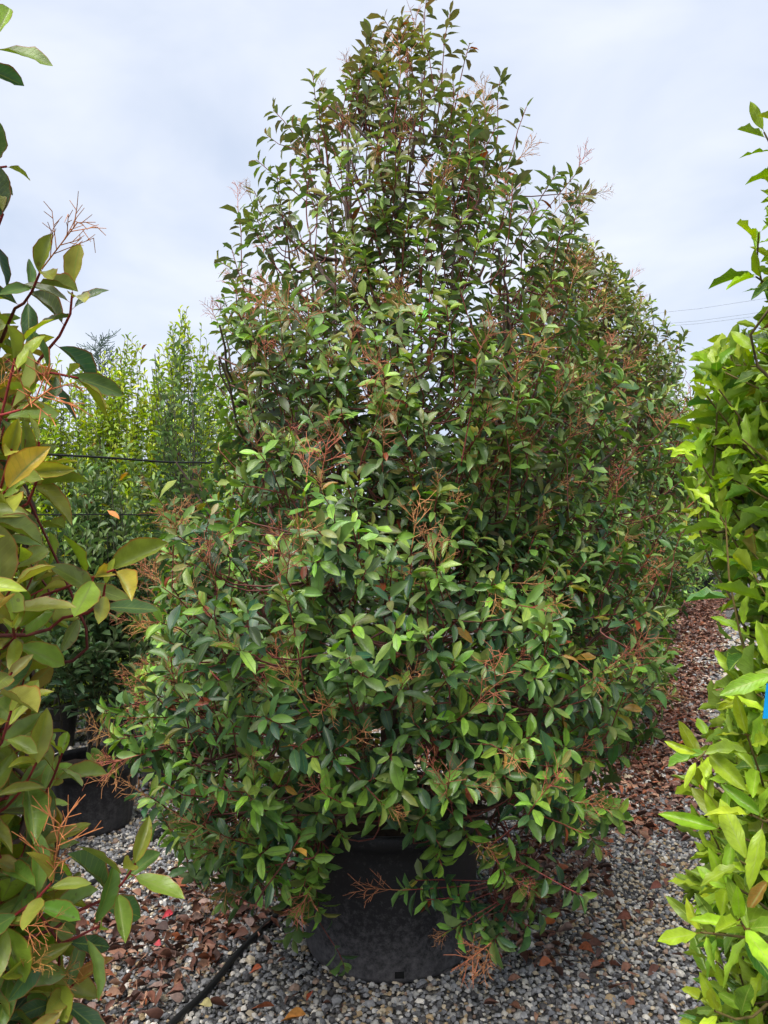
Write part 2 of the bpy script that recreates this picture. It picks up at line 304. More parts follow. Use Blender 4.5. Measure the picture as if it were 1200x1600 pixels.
def template_set(kind, ns, na, mat, wave, curls, folds, name):
    out = []; sd = 0
    for c in curls:
        for f in folds:
            sd += 1; tw = ((sd * 37) % 7 - 3) * .12
            V, q, U = leaf_template(ns, na, kind, c, f, wave, tw, sd)
            out.append((V, q, U, mesh(name, V, q, mat, True, U, np.ones((len(V), 3))), leaf_simple(kind, c, f, tw)))
    return out
T_PH = template_set('photinia', 7, 1, M_PH, 0, (.04, .16, .30), (.14, .34), 'leaf')
T_PHF = template_set('photinia', 5, 1, M_PH, 0, (.06, .24), (.15, .35), 'leaf')
T_PHN = template_set('photinia', 10, 2, M_PHN, .02, (.03, .13, .26), (.18, .42), 'leaf')
T_LA = template_set('laurel', 9, 2, M_LA, .055, (.0, .10, .22), (.12, .32), 'leaf')
T_LAF = template_set('laurel', 6, 1, M_LA, .03, (.05, .2), (.2, .4), 'leaf')
T_EV = template_set('elliptic', 5, 1, M_EV, 0, (.05, .2), (.25, .5), 'leaf')

def leaf_frames(Lf):
    d = nrm(Lf['d']); nn = Lf['n'] - (Lf['n'] * d).sum(-1, keepdims=True) * d; nn = nrm(nn); s = np.cross(nn, d); return d, s, nn
def build_leaves(Lf, T, parent, base, n_obj, mat, grid=9.0):
    """the n_obj leaves that show largest become objects, the rest one mesh"""
    d, s, nn = leaf_frames(Lf); p = Lf['p']; L = Lf['L']; W = Lf['W']; n = len(p)
    c = p + d * L[:, None] * .5; y = np.maximum(c[:, 1], .2)
    px = 600 + c[:, 0] / y * F; py = HOR - (c[:, 2] - CAMZ) / y * F
    vw = nrm(c - np.array([0, 0, CAMZ])); area = L * W * np.abs((vw * nn).sum(-1)) / y ** 2 * F * F
    inside = (px > 0) & (px < 1200) & (py > 0) & (py < 1600)
    grid = 6.0 if T is T_PH else grid
    cell = (px // grid).astype(int) * 4000 + (py // grid).astype(int)
    order = np.lexsort((y, cell)); first = np.ones(n, bool); first[order[1:]] = cell[order[1:]] != cell[order[:-1]]
    vis = np.zeros(n, bool); vis[order] = first
    score = np.where(inside & vis, area, 0) + np.where(inside, 1e-3 * area, 0)
    pick = np.argsort(-score)[:n_obj]; pick = pick[score[pick] > 1e-6]; isp = np.zeros(n, bool); isp[pick] = True
    for i in pick:
        Tm = T[Lf['var'][i] % len(T)]
        o = bpy.data.objects.new('leaf', Tm[3]); COL.objects.link(o); o.parent = parent
        M = np.eye(4); M[:3, 0] = d[i] * L[i]; M[:3, 1] = s[i] * W[i]; M[:3, 2] = nn[i] * L[i]; M[:3, 3] = p[i] - base
        o.matrix_basis = Matrix(M.tolist()); o.color = (*[float(q) for q in Lf['col'][i]], 1)
    VV, TT, QQ, UU, CC = [], [], [], [], []; off = 0; full = ((px > -60) & (px < 1260) & (py > -60) & (py < 1660)) if T is T_PHN or T is T_LA else vis & inside & (area > 160)     # leaves in plain view keep their full outline, the rest are simpler
    for k, Tm in enumerate(T):
        for fl in (True, False):
            m_ = (~isp) & (Lf['var'] % len(T) == k) & (full == fl)
            if not m_.any(): continue
            tv, tq, tt, tu = (Tm[0], Tm[1], None, Tm[2]) if fl else (Tm[4][0], Tm[4][2], Tm[4][1], Tm[4][3])
            kk = len(tv); nm = m_.sum(); o3 = np.arange(nm)[:, None, None] * kk + off
            V = (p[m_] - base)[:, None] + tv[None, :, 0:1] * (d[m_] * L[m_, None])[:, None] + tv[None, :, 1:2] * (s[m_] * W[m_, None])[:, None] + tv[None, :, 2:3] * (nn[m_] * L[m_, None])[:, None]
            VV.append(V.reshape(-1, 3)); QQ.append((tq[None] + o3).reshape(-1, 4)); off += nm * kk
            if tt is not None: TT.append((tt[None] + o3).reshape(-1, 3))
            UU.append(np.tile(tu, (nm, 1))); CC.append(np.repeat(Lf['col'][m_], kk, 0))
    fc = [np.concatenate(QQ)] + ([np.concatenate(TT)] if TT else [])
    obj('foliage', mesh('foliage', np.concatenate(VV), fc, mat, True, np.concatenate(UU), np.concatenate(CC)), parent, kind='stuff')

# spent flower heads: bare forked stalks left after flowering
def panicle(seed, fine):
    r = np.random.default_rng(seed); seg = [((0, 0, 0), (0, 0, .9), 2.2)]
    for i in range(9):
        h = .22 + i * .085; a = i * 2.4 + r.uniform(-.4, .4); tl = r.uniform(.6, .95); ln = (1.0 - h * .62) * r.uniform(.55, .8)
        d = np.array([math.cos(a) * math.sin(tl), math.sin(a) * math.sin(tl), math.cos(tl)]); p0 = np.array([0, 0, h]); p1 = p0 + d * ln
        seg.append((p0, p1, 1.5))
        for k in range(fine):
            f = .45 + .55 * k / max(fine - 1, 1); q0 = p0 + d * ln * f; dd = nrm(d + r.normal(0, .6, 3)); seg.append((q0, q0 + dd * r.uniform(.14, .26), 1.1))
    A = np.array([[s[0], s[1]] for s in seg], float); R = np.array([s[2] for s in seg])
    A2 = np.stack([A[:, 0], A[:, 1]], 1); V, q = tubes(A2, np.stack([R, R * .7], 1) * .0068, 3)
    return mesh('flower_cluster', V, q, M_PAN, True, None, np.ones((len(V), 3)))
PANS = [panicle(s, 4) for s in range(5)]
def add_panicles(parent, base, tips, dirs, size, col0, r):
    for p, d in zip(tips, dirs):
        o = bpy.data.objects.new('spent_flower_cluster', PANS[r.integers(5)]); COL.objects.link(o); o.parent = parent
        q = Vector(d.tolist()).to_track_quat('Z', 'Y'); sz = size * r.uniform(.55, 1.35); sx, sy = r.uniform(.6, 1.2, 2)
        o.matrix_basis = Matrix.Translation((p - base).tolist()) @ q.to_matrix().to_4x4() @ Matrix.Rotation(r.uniform(0, 6.28), 4, 'Z') @ Matrix.Diagonal((sz * sx, sz * sy, sz, 1))
        c = np.array(col0) * r.uniform(.7, 1.3) * np.array([1, r.uniform(.75, 1.3), 1]); o.color = (*[float(v) for v in c], 1)

# ------------------------------------------------------------------ pots
def make_pot(parent, r0, r1, h, mat, seg=30, detail=False, soil_drop=.05):
    th = .012
    pr = [(0.001, .004), (r0 - .03, .004), (r0 - .008, .010), (r0, .03)]
    for k in range(1, 9): f = k / 9; pr.append((r0 + (r1 - r0) * f, .03 + (h - .09) * f))
    pr += [(r1, h - .055), (r1 + .014, h - .05), (r1 + .017, h - .006), (r1 + .010, h), (r1 - .004, h - .002), (r1 - .008, h - .02), (r1 - .010, h - soil_drop - .05)]
    ph_ = 1.3
    wob = (lambda a, z: .012 * np.sin(2 * a + ph_)[None] * (z[:, None] / h) + .006 * np.sin(5 * a + 2)[None] * np.sin(z[:, None] * 9)) if detail else None if seg < 60 else (lambda a, z: .010 * np.sin(26 * a)[None] * ((z[:, None] < h - .07) & (z[:, None] > .02)))
    V, q = lathe(pr, seg, wob); p = obj('pot', mesh('pot', V, q, mat), parent)
    # soil
    a = np.arange(40) / 40 * 2 * math.pi; rr = np.random.default_rng(5); V = [(0, 0, h - soil_drop + .02)]; fs = []
    for k, f in enumerate((.4, .75, 1.0)):
        for c in a: V.append((math.cos(c) * (r1 - .012) * f, math.sin(c) * (r1 - .012) * f, h - soil_drop + rr.normal(0, .006) + .012 * (1 - f)))
    tr = np.array([[0, 1 + i, 1 + (i + 1) % 40] for i in range(40)]); qd = np.array([[1 + k * 40 + i, 1 + (k + 1) * 40 + i, 1 + (k + 1) * 40 + (i + 1) % 40, 1 + k * 40 + (i + 1) % 40] for k in range(2) for i in range(40)])
    obj('soil', mesh('soil', np.array(V), [tr, qd], M_SOIL), p)
    return p

# ------------------------------------------------------------------ shrubs
def make_shrub(name, label, cat, group, xy, prof, r, *, zmin, stems, limbs, shoots, leafn, L, W, T, mat, dark, light, fresh, mean_fresh, bark, twig,
               leaf_len=(.16, .3), rise=(.25, 1.1), nobj=300, pot=None, hero=(), fill=1.9, lobes=.13, pan=0, pan_size=.08, pan_col=(.44, .175, .08),
               upright=.0, droop=.18, topsplit=None, odd=.015, stem_r=.017, faces=None, stem_top=.93, front=None, light_up=.45, skip=None, texp=.62, spread=(78, 46)):
    base = np.array([xy[0], xy[1], 0.0]); root = bpy.data.objects.new(name, None); COL.objects.link(root); root.location = base.tolist(); root.empty_display_size = .1
    tag(root, label, cat, group)
    pz = np.array([p[0] for p in prof], float); prr = np.array([p[1] for p in prof], float); ztop = pz[-1]
    k1, k2, k3 = r.uniform(0, 6.28, 3)
    def R(z, a): return np.interp(z, pz, prr) * (1 + lobes * np.sin(3 * a + k1 + z * 2.2) + lobes * .7 * np.sin(5 * a + k2 - z * 4.1) + lobes * .5 * np.sin(8 * z + 2 * a + k3))
    z0 = pot['h'] - .05 if pot else 0.0
    if pot: make_pot(root, pot['r0'], pot['r1'], pot['h'], pot.get('mat', M_POT2), pot.get('seg', 30), detail=pot.get('detail', False))
    # main stems
    SP = []
    for i in range(stems):
        a = i * 2.4 + r.uniform(-.4, .4); f = math.sqrt((i + .5) / stems); b0 = .14 * f if stems > 3 else .03
        zt = ztop * (stem_top - .42 * f * r.uniform(.5, 1)); rt = R(zt, a) * f * .75
        A = np.array([math.cos(a) * b0, math.sin(a) * b0, z0 - .03]); E = np.array([math.cos(a) * rt, math.sin(a) * rt, zt])
        B = A * .5 + E * .5 + np.array([math.cos(a) * .10 * f, math.sin(a) * .10 * f, -.12]) + r.normal(0, .03, 3)
        tt = np.linspace(0, 1, 12)[:, None]; pts = bez(A, B, E, tt) + np.cumsum(r.normal(0, .008, (12, 3)), 0) * np.array([1, 1, .2]); pts[0] = A
        SP.append(pts); rad = np.linspace(stem_r * r.uniform(.7, 1.1), .004, 12)[None]
        V, q = tubes(pts[None], rad, 6); cc = np.array(bark) * r.uniform(.7, 1.25)
        obj('stem', mesh('stem', V, q, M_STEM, True, None, np.tile(cc, (len(V), 1))), root)
    SP = np.array(SP); SN = SP[:, 1:].reshape(-1, 3)
    # limbs
    zl = zmin + (ztop - zmin) * r.random(limbs * 3) * .93; acc = r.random(limbs * 3) < np.interp(zl, pz, prr) / prr.max(); zl = zl[acc][:limbs]; nl = len(zl)
    al = r.uniform(0, 6.28, nl); fl = r.uniform(.55, .85, nl); rl = R(zl, al) * fl
    E = np.stack([np.cos(al) * rl, np.sin(al) * rl, zl], -1)
    dd = np.linalg.norm(SN[None] - E[:, None], axis=-1) + 2.0 * np.maximum(0, SN[None, :, 2] - (E[:, None, 2] - .35 * rl[:, None])); S0 = SN[dd.argmin(1)]
    B = S0 * .45 + E * .55 + np.stack([np.cos(al) * .06, np.sin(al) * .06, -.05 - .1 * rl], -1)
    tt = np.linspace(0, 1, 7)[None, :, None]; LP = bez(S0[:, None], B[:, None], E[:, None], tt) + r.normal(0, .008, (nl, 7, 3)) * np.linspace(0, 1, 7)[None, :, None]
    if skip is not None and (T is T_PHN or T is T_LA): LP = LP[~skip(E + base)]; nl = len(LP)
    if T is T_PH: LP = LP[~((E[:, 2] < .68) & (E[:, 1] < -.2) & (np.abs(E[:, 0]) < .65))]; nl = len(LP)
    LN = np.concatenate([LP[:, 2:].reshape(-1, 3), SN[SN[:, 2] > z0 + .2]])
    # shoot tips
    M = shoots * 4; z = zmin + (ztop - zmin) * r.random(M); acc = r.random(M) < (np.interp(z, pz, prr) + .04) / prr.max(); z = z[acc][:shoots]; ns = len(z)
    a = r.uniform(0, 6.28, ns)
    if front is not None:                # more shoots on the side that faces the open path
        fl_ = r.random(ns) < .38; a = np.where(fl_, front + r.normal(0, .9, ns), a)
    f = 1 - .62 * r.random(ns) ** fill; rr_ = R(z, a) * f
    Tp = np.stack([np.cos(a) * rr_, np.sin(a) * rr_, z], -1)
    hgt = np.clip((z - zmin) / (ztop - zmin), 0, 1); up = rise[0] + (rise[1] - rise[0]) * hgt + r.normal(0, .28, ns)
    rad = np.stack([np.cos(a), np.sin(a), 0 * a], -1) * (1 - upright) * (1 - .55 * hgt)[:, None] + r.normal(0, .28, (ns, 3))
    Dv = nrm(rad + np.stack([0 * a, 0 * a, up], -1)); fr = np.clip(mean_fresh + r.normal(0, .34, ns), 0, 1)
    if hero:
        Hb = np.array([h[0] for h in hero]) - base; Ht = np.array([h[1] for h in hero]) - base
        Tp = np.concatenate([Tp, Ht]); Dv = np.concatenate([Dv, nrm(Ht - Hb)]); fr = np.concatenate([fr, [h[2] for h in hero]]); hgt = np.concatenate([hgt, np.clip((Ht[:, 2] - zmin) / (ztop - zmin), 0, 1)])
    if skip is not None:
        k = ~skip(Tp + base)
        if hero: k[-len(hero):] = True
        Tp, Dv, fr, hgt = Tp[k], Dv[k], fr[k], hgt[k]
    ns = len(Tp); nh = len(hero)
    ll = r.uniform(*leaf_len, ns) * (1 + .7 * hgt)
    Bs = Tp - Dv * ll[:, None]
    if hero: Bs[-nh:] = Hb; ll[-nh:] = np.linalg.norm(Ht - Hb, axis=1)
    Q = np.empty_like(Tp)
    for i in range(0, ns, 400):
        bb = Bs[i:i + 400]; dd = np.linalg.norm(LN[None] - bb[:, None], axis=-1) + 1.5 * np.maximum(0, LN[None, :, 2] - bb[:, None, 2]) + 1.2 * np.maximum(0, np.hypot(LN[:, 0], LN[:, 1])[None] - np.hypot(bb[:, 0], bb[:, 1])[:, None])
        Q[i:i + 400] = LN[dd.argmin(1)]
    # path: Q -> Bs (curved) -> Tp
    mid = Bs - Dv * (np.linalg.norm(Bs - Q, axis=1) * .45)[:, None] + UP * -.02
    t1 = np.linspace(0, 1, 5)[None, :, None]; P1 = bez(Q[:, None], mid[:, None], Bs[:, None], t1)
    bend = r.normal(0, .02, (ns, 3)); Cn = (Bs + Tp) / 2 + bend + UP * -.012
    t2 = np.linspace(0, 1, 4)[None, 1:, None]; P2 = bez(Bs[:, None], Cn[:, None], Tp[:, None], t2)
    PP = np.concatenate([P1, P2], 1)
    far = T is not T_PHN and T is not T_LA
    V1, q1 = tubes(LP, np.linspace(.0075, .0035, 7)[None].repeat(nl, 0) * (stem_r / .017) ** 2, 4)
    tk = np.arange(8) if not far else np.array([0, 1, 2, 3, 4, 6, 7]) if T is T_PH else np.array([0, 4, 7]); PP = PP[:, tk]
    V2, q2 = tubes(PP, np.linspace(.0034, .0016, 8)[tk][None].repeat(ns, 0), 3 if far else 5)
    c1 = np.repeat(np.array(bark)[None] * r.uniform(.7, 1.3, (nl, 1)), 28, 0); sd = 3 if far else 5
    mixf = np.tile(np.linspace(.3, 1, 8)[tk], (ns, 1))
    c2 = np.repeat((np.array(bark)[None, None] * (1 - mixf[..., None]) + np.array(twig)[None, None] * mixf[..., None] * r.uniform(.6, 1.35, (ns, 1, 1))).reshape(-1, 3), sd, 0)
    obj('branches', mesh('branches', np.concatenate([V1, V2]), np.concatenate([q1, q2 + len(V1)]), M_STEM, True, None, np.concatenate([c1, c2])), root, kind='stuff')
    # leaves
    kn = r.integers(leafn[0], leafn[1] + 1, ns); kn = np.maximum(3, (kn * (ll / np.mean(leaf_len)) ** .6).astype(int))
    si = np.repeat(np.arange(ns), kn); ix = np.arange(len(si)) - np.repeat(np.cumsum(kn) - kn, kn); s_ = ix / np.maximum(kn[si] - 1, 1)
    n = len(si); tp = (.22 + .77 * s_ ** texp)[:, None] if texp < .9 else (.02 + .97 * s_)[:, None]
    p = bez(Bs[si], Cn[si], Tp[si], tp); ax = nrm(dbez(Bs[si], Cn[si], Tp[si], tp))
    ref = np.where(np.abs(ax[:, 2:3]) > .9, np.array([1.0, 0, 0]), UP); e1 = nrm(np.cross(ax, ref)); e2 = np.cross(ax, e1)
    phi = ix * 2.4 + r.uniform(0, 6.28, ns)[si] + r.normal(0, .25, n); ra = np.cos(phi)[:, None] * e1 + np.sin(phi)[:, None] * e2
    th = np.radians(spread[0] - spread[1] * s_ ** 1.6) + r.normal(0, .16, n)
    d = nrm(ax * np.cos(th)[:, None] + ra * np.sin(th)[:, None]); dr = droop * (1.25 - s_) * r.uniform(.3, 1.9, n)
    d = nrm(d - UP * dr[:, None]); nn = ax * np.sin(th)[:, None] - ra * np.cos(th)[:, None] + UP * light_up + r.normal(0, .2, (n, 3))
    size = r.uniform(*L, n) * r.lognormal(0, .10, n) * np.where(s_ > .8, .82, 1) * (1 - .12 * hgt[si]); wid = size * r.uniform(*W, n)
    age = np.clip(s_ ** 1.4 * .65 + fr[si] * .75 - .28 + r.normal(0, .13, n), 0, 1)
    col = np.array(dark)[None] * (1 - age[:, None]) + np.array(light)[None] * age[:, None]
    bz = np.clip((s_ - .55) * 2, 0, 1) * np.clip(r.normal(fresh[3], .3, n) + (topsplit or 0) * hgt[si], 0, 1); bz = np.maximum(bz, np.clip(.75 * max(topsplit or 0, 0) * hgt[si] ** 2.2 + r.normal(0, .15, n) * hgt[si], 0, .8)); col = col * (1 - bz[:, None]) + np.array(fresh[:3])[None] * bz[:, None]
    col *= r.lognormal(0, .16, (n, 1)) * np.exp(r.normal(0, .07, (n, 3)))
    od = r.random(n) < odd; col[od] = np.array([[.42, .36, .05], [.32, .07, .03], [.45, .25, .05]])[r.integers(0, 3, od.sum())]
    build_leaves(dict(p=p + base, d=d, n=nn, L=size, W=wid, var=r.integers(0, 60, n), col=col), T, root, base, nobj, mat)
    if pan:
        outer = np.hypot(Tp[:, 0], Tp[:, 1]) / (np.interp(Tp[:, 2], pz, prr) + .02); vis = np.where((Tp[:, 1] < .2 * prr.max()) & ((outer > .72) | (hgt > .75)))[0]; k = r.choice(vis, min(pan, len(vis)), replace=False)
        add_panicles(root, base, Tp[k] + base + Dv[k] * .004, nrm(Dv[k] + UP * .3 + r.normal(0, .25, (len(k), 3))), pan_size, pan_col, r)
    return root, Tp + base, Dv

# photinia colours
DK, LT = (.040, .112, .052), (.26, .48, .050)
BARK, TWIG = (.10, .068, .055), (.25, .05, .042)
PHK = dict(T=T_PH, mat=M_PH, dark=DK, light=LT, fresh=(.27, .18, .075, .03), bark=BARK, twig=TWIG)

r = np.random.default_rng(7)
H = lambda b, t_, f: (b, t_, f)
main_hero = [
    H(P(505, 1290, 2.45), P(490, 1375, 2.36), .75), H(P(470, 1330, 2.5), P(500, 1415, 2.44), .7), H(P(515, 1255, 2.42), P(538, 1305, 2.30), .95), H(P(470, 1300, 2.5), P(455, 1395, 2.5), .5),
    H(P(600, 1225, 2.4), P(632, 1270, 2.28), .1), H(P(660, 1240, 2.4), P(688, 1320, 2.3), .8), H(P(720, 1255, 2.35), P(790, 1365, 2.2), .95), H(P(790, 1300, 2.4), P(830, 1385, 2.3), .7),
    H(P(760, 1380, 2.45), P(665, 1400, 2.36), .35), H(P(790, 1395, 2.42), P(715, 1440, 2.34), .3), H(P(800, 1390, 2.45), P(770, 1455, 2.36), .2), H(P(800, 1420, 2.45), P(825, 1440, 2.4), .3),
    H(P(497, 1430, 2.55), P(540, 1505, 2.5), .1), H(P(880, 1240, 2.5), P(970, 1275, 2.35), .7), H(P(905, 1250, 2.5), P(945, 1262, 2.32), .6), H(P(960, 1110, 2.6), P(1045, 1010, 2.55), .45),
    H(P(960, 1120, 2.6), P(1020, 1065, 2.5), .45), H(P(900, 1190, 2.5), P(970, 1180, 2.45), .4), H(P(720, 1160, 2.2), P(790, 1175, 2.02), .9), H(P(380, 1240, 2.5), P(320, 1300, 2.55), .3),
    H(P(345, 1260, 2.55), P(330, 1370, 2.6), .25), H(P(400, 1230, 2.5), P(375, 1360, 2.6), .25), H(P(300, 1150, 2.5), P(190, 1180, 2.45), .6), H(P(260, 1090, 2.6), P(165, 1110, 2.5), .6), H(P(270, 1160, 2.6), P(215, 1175, 2.5), .5),
    H(P(330, 850, 2.6), P(240, 770, 2.55), .6), H(P(330, 900, 2.6), P(265, 830, 2.6), .5), H(P(320, 960, 2.6), P(215, 970, 2.55), .5), H(P(420, 440, 3.0), P(340, 405, 2.95), .5), H(P(835, 350, 3.0), P(900, 270, 2.95), .3),
    H(P(860, 300, 3.0), P(925, 300, 2.95), .3), H(P(470, 220, 3.1), P(425, 165, 3.05), .3), H(P(470, 230, 3.1), P(415, 205, 3.05), .3), H(P(440, 330, 3.0), P(432, 265, 2.95), .4), H(P(430, 360, 3.0), P(390, 330, 2.95), .4),
    H(P(640, 130, 3.1), P(635, 20, 3.1), .2), H(P(690, 130, 3.05), P(705, 10, 3.05), .2), H(P(665, 90, 3.1), P(668, -20, 3.1), .2), H(P(600, 140, 3.1), P(600, 55, 3.1), .2), H(P(780, 200, 3.0), P(785, 110, 3.0), .2), H(P(720, 120, 3.1), P(735, 60, 3.1), .2),
    H(P(560, 160, 3.1), P(550, 90, 3.1), .2), H(P(800, 240, 3.05), P(825, 160, 3.05), .3),
    H(P(700, 960, 2.15), P(680, 880, 2.0), .95), H(P(800, 960, 2.1), P(835, 950, 1.98), .95), H(P(620, 1000, 2.1), P(640, 985, 1.98), .8), H(P(470, 980, 2.2), P(480, 900, 2.1), .7)]
for h_ in list(main_hero[:12]) + list(main_hero[13:14]) + list(main_hero[19:25]):       # side shoots round the low hanging ones
    for _ in range(2): j_ = r.normal(0, .055, 3); main_hero.append(H(h_[0] + j_ * .4, h_[1] + j_ + [0, .03, 0], float(np.clip(h_[2] + r.normal(0, .25), 0, 1))))
def main_skip(p):                          # the pot's front stays open, and the thin top lets the sky through
    py = HOR - (p[:, 2] - CAMZ) / p[:, 1] * F; px = 600 + p[:, 0] / p[:, 1] * F
    pot_front = (p[:, 1] < 3.0) & (py > 1278 + 28 * np.sin(px * .03)) & (px > 430) & (px < 900)
    low = (p[:, 2] < .5) & (r.random(len(p)) < .6)
    top = r.random(len(p)) < np.interp(p[:, 2], [2.1, 2.5, 3.0, 3.6], [0, .45, .56, .62])
    side = p[:, 0] * 3.05 / p[:, 1] < np.interp(p[:, 2], [.9, 1.2, 1.5, 1.7, 1.9, 2.3, 2.6, 3], [-1.0, -.95, -.87, -.76, -.66, -.70, -.66, -.55])
    return pot_front | low | top | side
root, tips, dirs = make_shrub('potted_photinia', 'very large conical red-stemmed photinia shrub in the big scuffed black pot', 'shrub', None, (ORI[0], ORI[1]),
    [(.22, .60), (.42, .84), (.74, .98), (1.17, 1.06), (1.66, .99), (1.9, .95), (2.26, .83), (2.6, .70), (2.9, .54), (3.27, .35), (3.5, .19), (3.62, .08)], r,
    zmin=.3, stems=15, limbs=220, shoots=2800, leafn=(8, 12), L=(.052, .082), W=(.31, .40), mean_fresh=.42, leaf_len=(.10, .19), droop=.12, rise=(.2, 1.4), texp=.5, spread=(84, 38), pot=dict(r0=.325, r1=.345, h=.53, mat=M_POT, detail=True, seg=64),
    hero=main_hero, pan=300, pan_size=.105, front=-math.pi / 2, skip=main_skip, topsplit=.8, **PHK)
pot = [c for c in root.children if c.name.startswith('pot')][0]
a = math.radians(-84); V, q = box((math.cos(a) * .324, math.sin(a) * .324, .045), (.032, .012, .022)); obj('drainage_hole', mesh('drainage_hole', V, q, M_HOLE, False), pot)
# more photinias of the same row, standing behind one another beside the leaf-strewn path
POTP = dict(r0=.31, r1=.34, h=.5)
def photinia_behind(u, v, h, label, shoots, nobj, seed, T=T_PHF, pan=25, wide=1.0, grp=None, lsc=1.0):
    rr = np.random.default_rng(seed); s = h / 3.62
    make_shrub('potted_photinia', label, 'shrub', grp, tuple(row(u, v)), [(.3, .5 * wide), (.7, .66 * wide), (1.2, .74 * wide), (1.9, .80 * wide), (2.4 * s, .78 * wide), (2.9 * s, .66 * wide), (3.3 * s, .42 * wide), (3.62 * s, .08)], rr,
        zmin=.3, stems=8, limbs=80, shoots=shoots, leafn=(7, 10), L=(.060 * lsc, .092 * lsc), W=(.32, .40), mean_fresh=.58, leaf_len=(.12, .24), pot=POTP, pan=pan, pan_size=.10, nobj=nobj, topsplit=.6, **{**PHK, 'T': T, 'fresh': (.34, .22, .09, .12)})
photinia_behind(2.9, .2, 3.72, 'tall bronze-tipped photinia shrub standing close behind the very large conical one', 1800, 300, 21, pan=70, wide=1.05)
photinia_behind(5.7, -.12, 3.75, 'red-tipped photinia shrub, third in the row beside the leaf-strewn path', 1100, 200, 22, pan=20, lsc=1.1)
photinia_behind(8.6, .05, 4.5, 'distant photinia shrub with coppery top below the power lines', 900, 120, 23, pan=0, lsc=1.2)
photinia_behind(12.0, .0, 4.0, 'dark photinia shrub near the far end of the leaf-strewn path', 500, 0, 24, pan=0, lsc=1.4)
photinia_behind(16.0, .5, 4.0, 'last photinia shrub closing off the far end of the leaf-strewn path', 450, 0, 25, pan=0, lsc=1.5)

# the close photinia on the left, yellow-green with red leaf edges
r = np.random.default_rng(5)
lh = [H(P(70, 930, 1.15), P(180, 890, 1.02), .85), H(P(100, 965, 1.15), P(165, 915, 1.05), .7), H(P(40, 600, 1.15), P(120, 590, 1.06), .3), H(P(60, 560, 1.15), P(110, 455, 1.08), .1), H(P(20, 480, 1.15), P(60, 420, 1.05), .2),
      H(P(20, 800, 1.05), P(60, 690, 1.0), .9), H(P(-30, 760, 1.1), P(45, 740, .98), .8), H(P(120, 1420, 1.12), P(215, 1345, 1.05), .5), H(P(-10, 1440, 1.05), P(85, 1375, .98), .8), H(P(60, 1480, 1.1), P(160, 1440, 1.06), .3),
      H(P(-20, 1280, 1.05), P(60, 1190, .98), .8), H(P(-40, 1180, 1.0), P(20, 1110, .92), 1.0), H(P(-30, 1020, 1.02), P(20, 970, .93), .95), H(P(60, 1260, 1.15), P(100, 1175, 1.08), .8), H(P(-60, 300, 1.15), P(5, 255, 1.1), .1),
      H(P(-50, 90, 1.15), P(-15, 50, 1.12), .1), H(P(-40, 370, 1.15), P(0, 330, 1.1), .1), H(P(40, 1560, 1.15), P(120, 1530, 1.1), .2), H(P(-60, 900, 1.0), P(30, 880, .95), .8), H(P(-40, 640, 1.0), P(30, 640, .97), .4)]
def left_skip(p):
    px = 600 + p[:, 0] / np.maximum(p[:, 1], .3) * F; py = HOR - (p[:, 2] - CAMZ) / np.maximum(p[:, 1], .3) * F
    lim = np.interp(py, [0, 60, 120, 200, 300, 360, 430, 560, 640, 720, 820, 900, 1000, 1080, 1200, 1330, 1480, 1600], [-120, -85, -170, -170, -110, -130, -15, 45, 30, 20, 25, 90, 55, 50, 90, 100, 100, 95])
    return (px > lim) | (p[:, 1] < .85) | (np.hypot(p[:, 0] + .86, p[:, 1] - 1.18) < .2)
make_shrub('potted_photinia', 'close yellow-green photinia shrub with red-edged leaves and red twigs', 'shrub', None, (-.86, 1.18),
    [(.4, .34), (.9, .44), (1.5, .48), (1.9, .40), (2.3, .36), (2.6, .2), (2.8, .05)], r, zmin=.45, stems=6, limbs=60, shoots=1500, front=0.1, leafn=(7, 10), L=(.060, .094), W=(.29, .37), T=T_PHN, mat=M_PHN,
    dark=(.055, .13, .045), light=(.36, .47, .05), fresh=(.48, .24, .06, .28), mean_fresh=.52, bark=(.10, .06, .05), twig=(.26, .03, .03), pot=dict(r0=.2, r1=.235, h=.37), hero=lh, pan=34, pan_size=.085, pan_col=(.55, .22, .07),
    skip=left_skip, topsplit=-.1, odd=.004, droop=.12, lobes=.08)

# bay laurels on the right
r = np.random.default_rng(8)
rh = [H(P(1250, 1110, 1.25), P(1215, 1045, 1.14), .8), H(P(1190, 1240, 1.3), P(1165, 1150, 1.2), .95), H(P(1150, 1230, 1.3), P(1085, 1185, 1.22), .95), H(P(1190, 1320, 1.25), P(1120, 1290, 1.18), .9), H(P(1200, 1370, 1.2), P(1150, 1340, 1.1), .8), H(P(1180, 1460, 1.25), P(1090, 1450, 1.15), .8),
      H(P(1190, 1560, 1.2), P(1110, 1570, 1.1), .9), H(P(1200, 1480, 1.15), P(1150, 1430, 1.05), .9), H(P(1170, 660, 1.6), P(1110, 600, 1.55), .8), H(P(1190, 700, 1.6), P(1100, 690, 1.52), .85), H(P(1200, 800, 1.6), P(1110, 790, 1.55), .7),
      H(P(1190, 930, 1.5), P(1165, 900, 1.4), .95), H(P(1210, 1000, 1.4), P(1160, 980, 1.35), .8), H(P(1210, 1110, 1.4), P(1165, 1085, 1.32), .8), H(P(1215, 480, 1.5), P(1190, 360, 1.45), .7), H(P(1230, 320, 1.5), P(1200, 200, 1.45), .7), H(P(1200, 580, 1.6), P(1130, 560, 1.6), .6),
      H(P(1210, 450, 1.5), P(1185, 430, 1.4), .6), H(P(1220, 1250, 1.2), P(1170, 1270, 1.1), .8), H(P(1200, 1420, 1.25), P(1130, 1380, 1.2), .6), H(P(1210, 860, 1.6), P(1140, 850, 1.55), .4)]
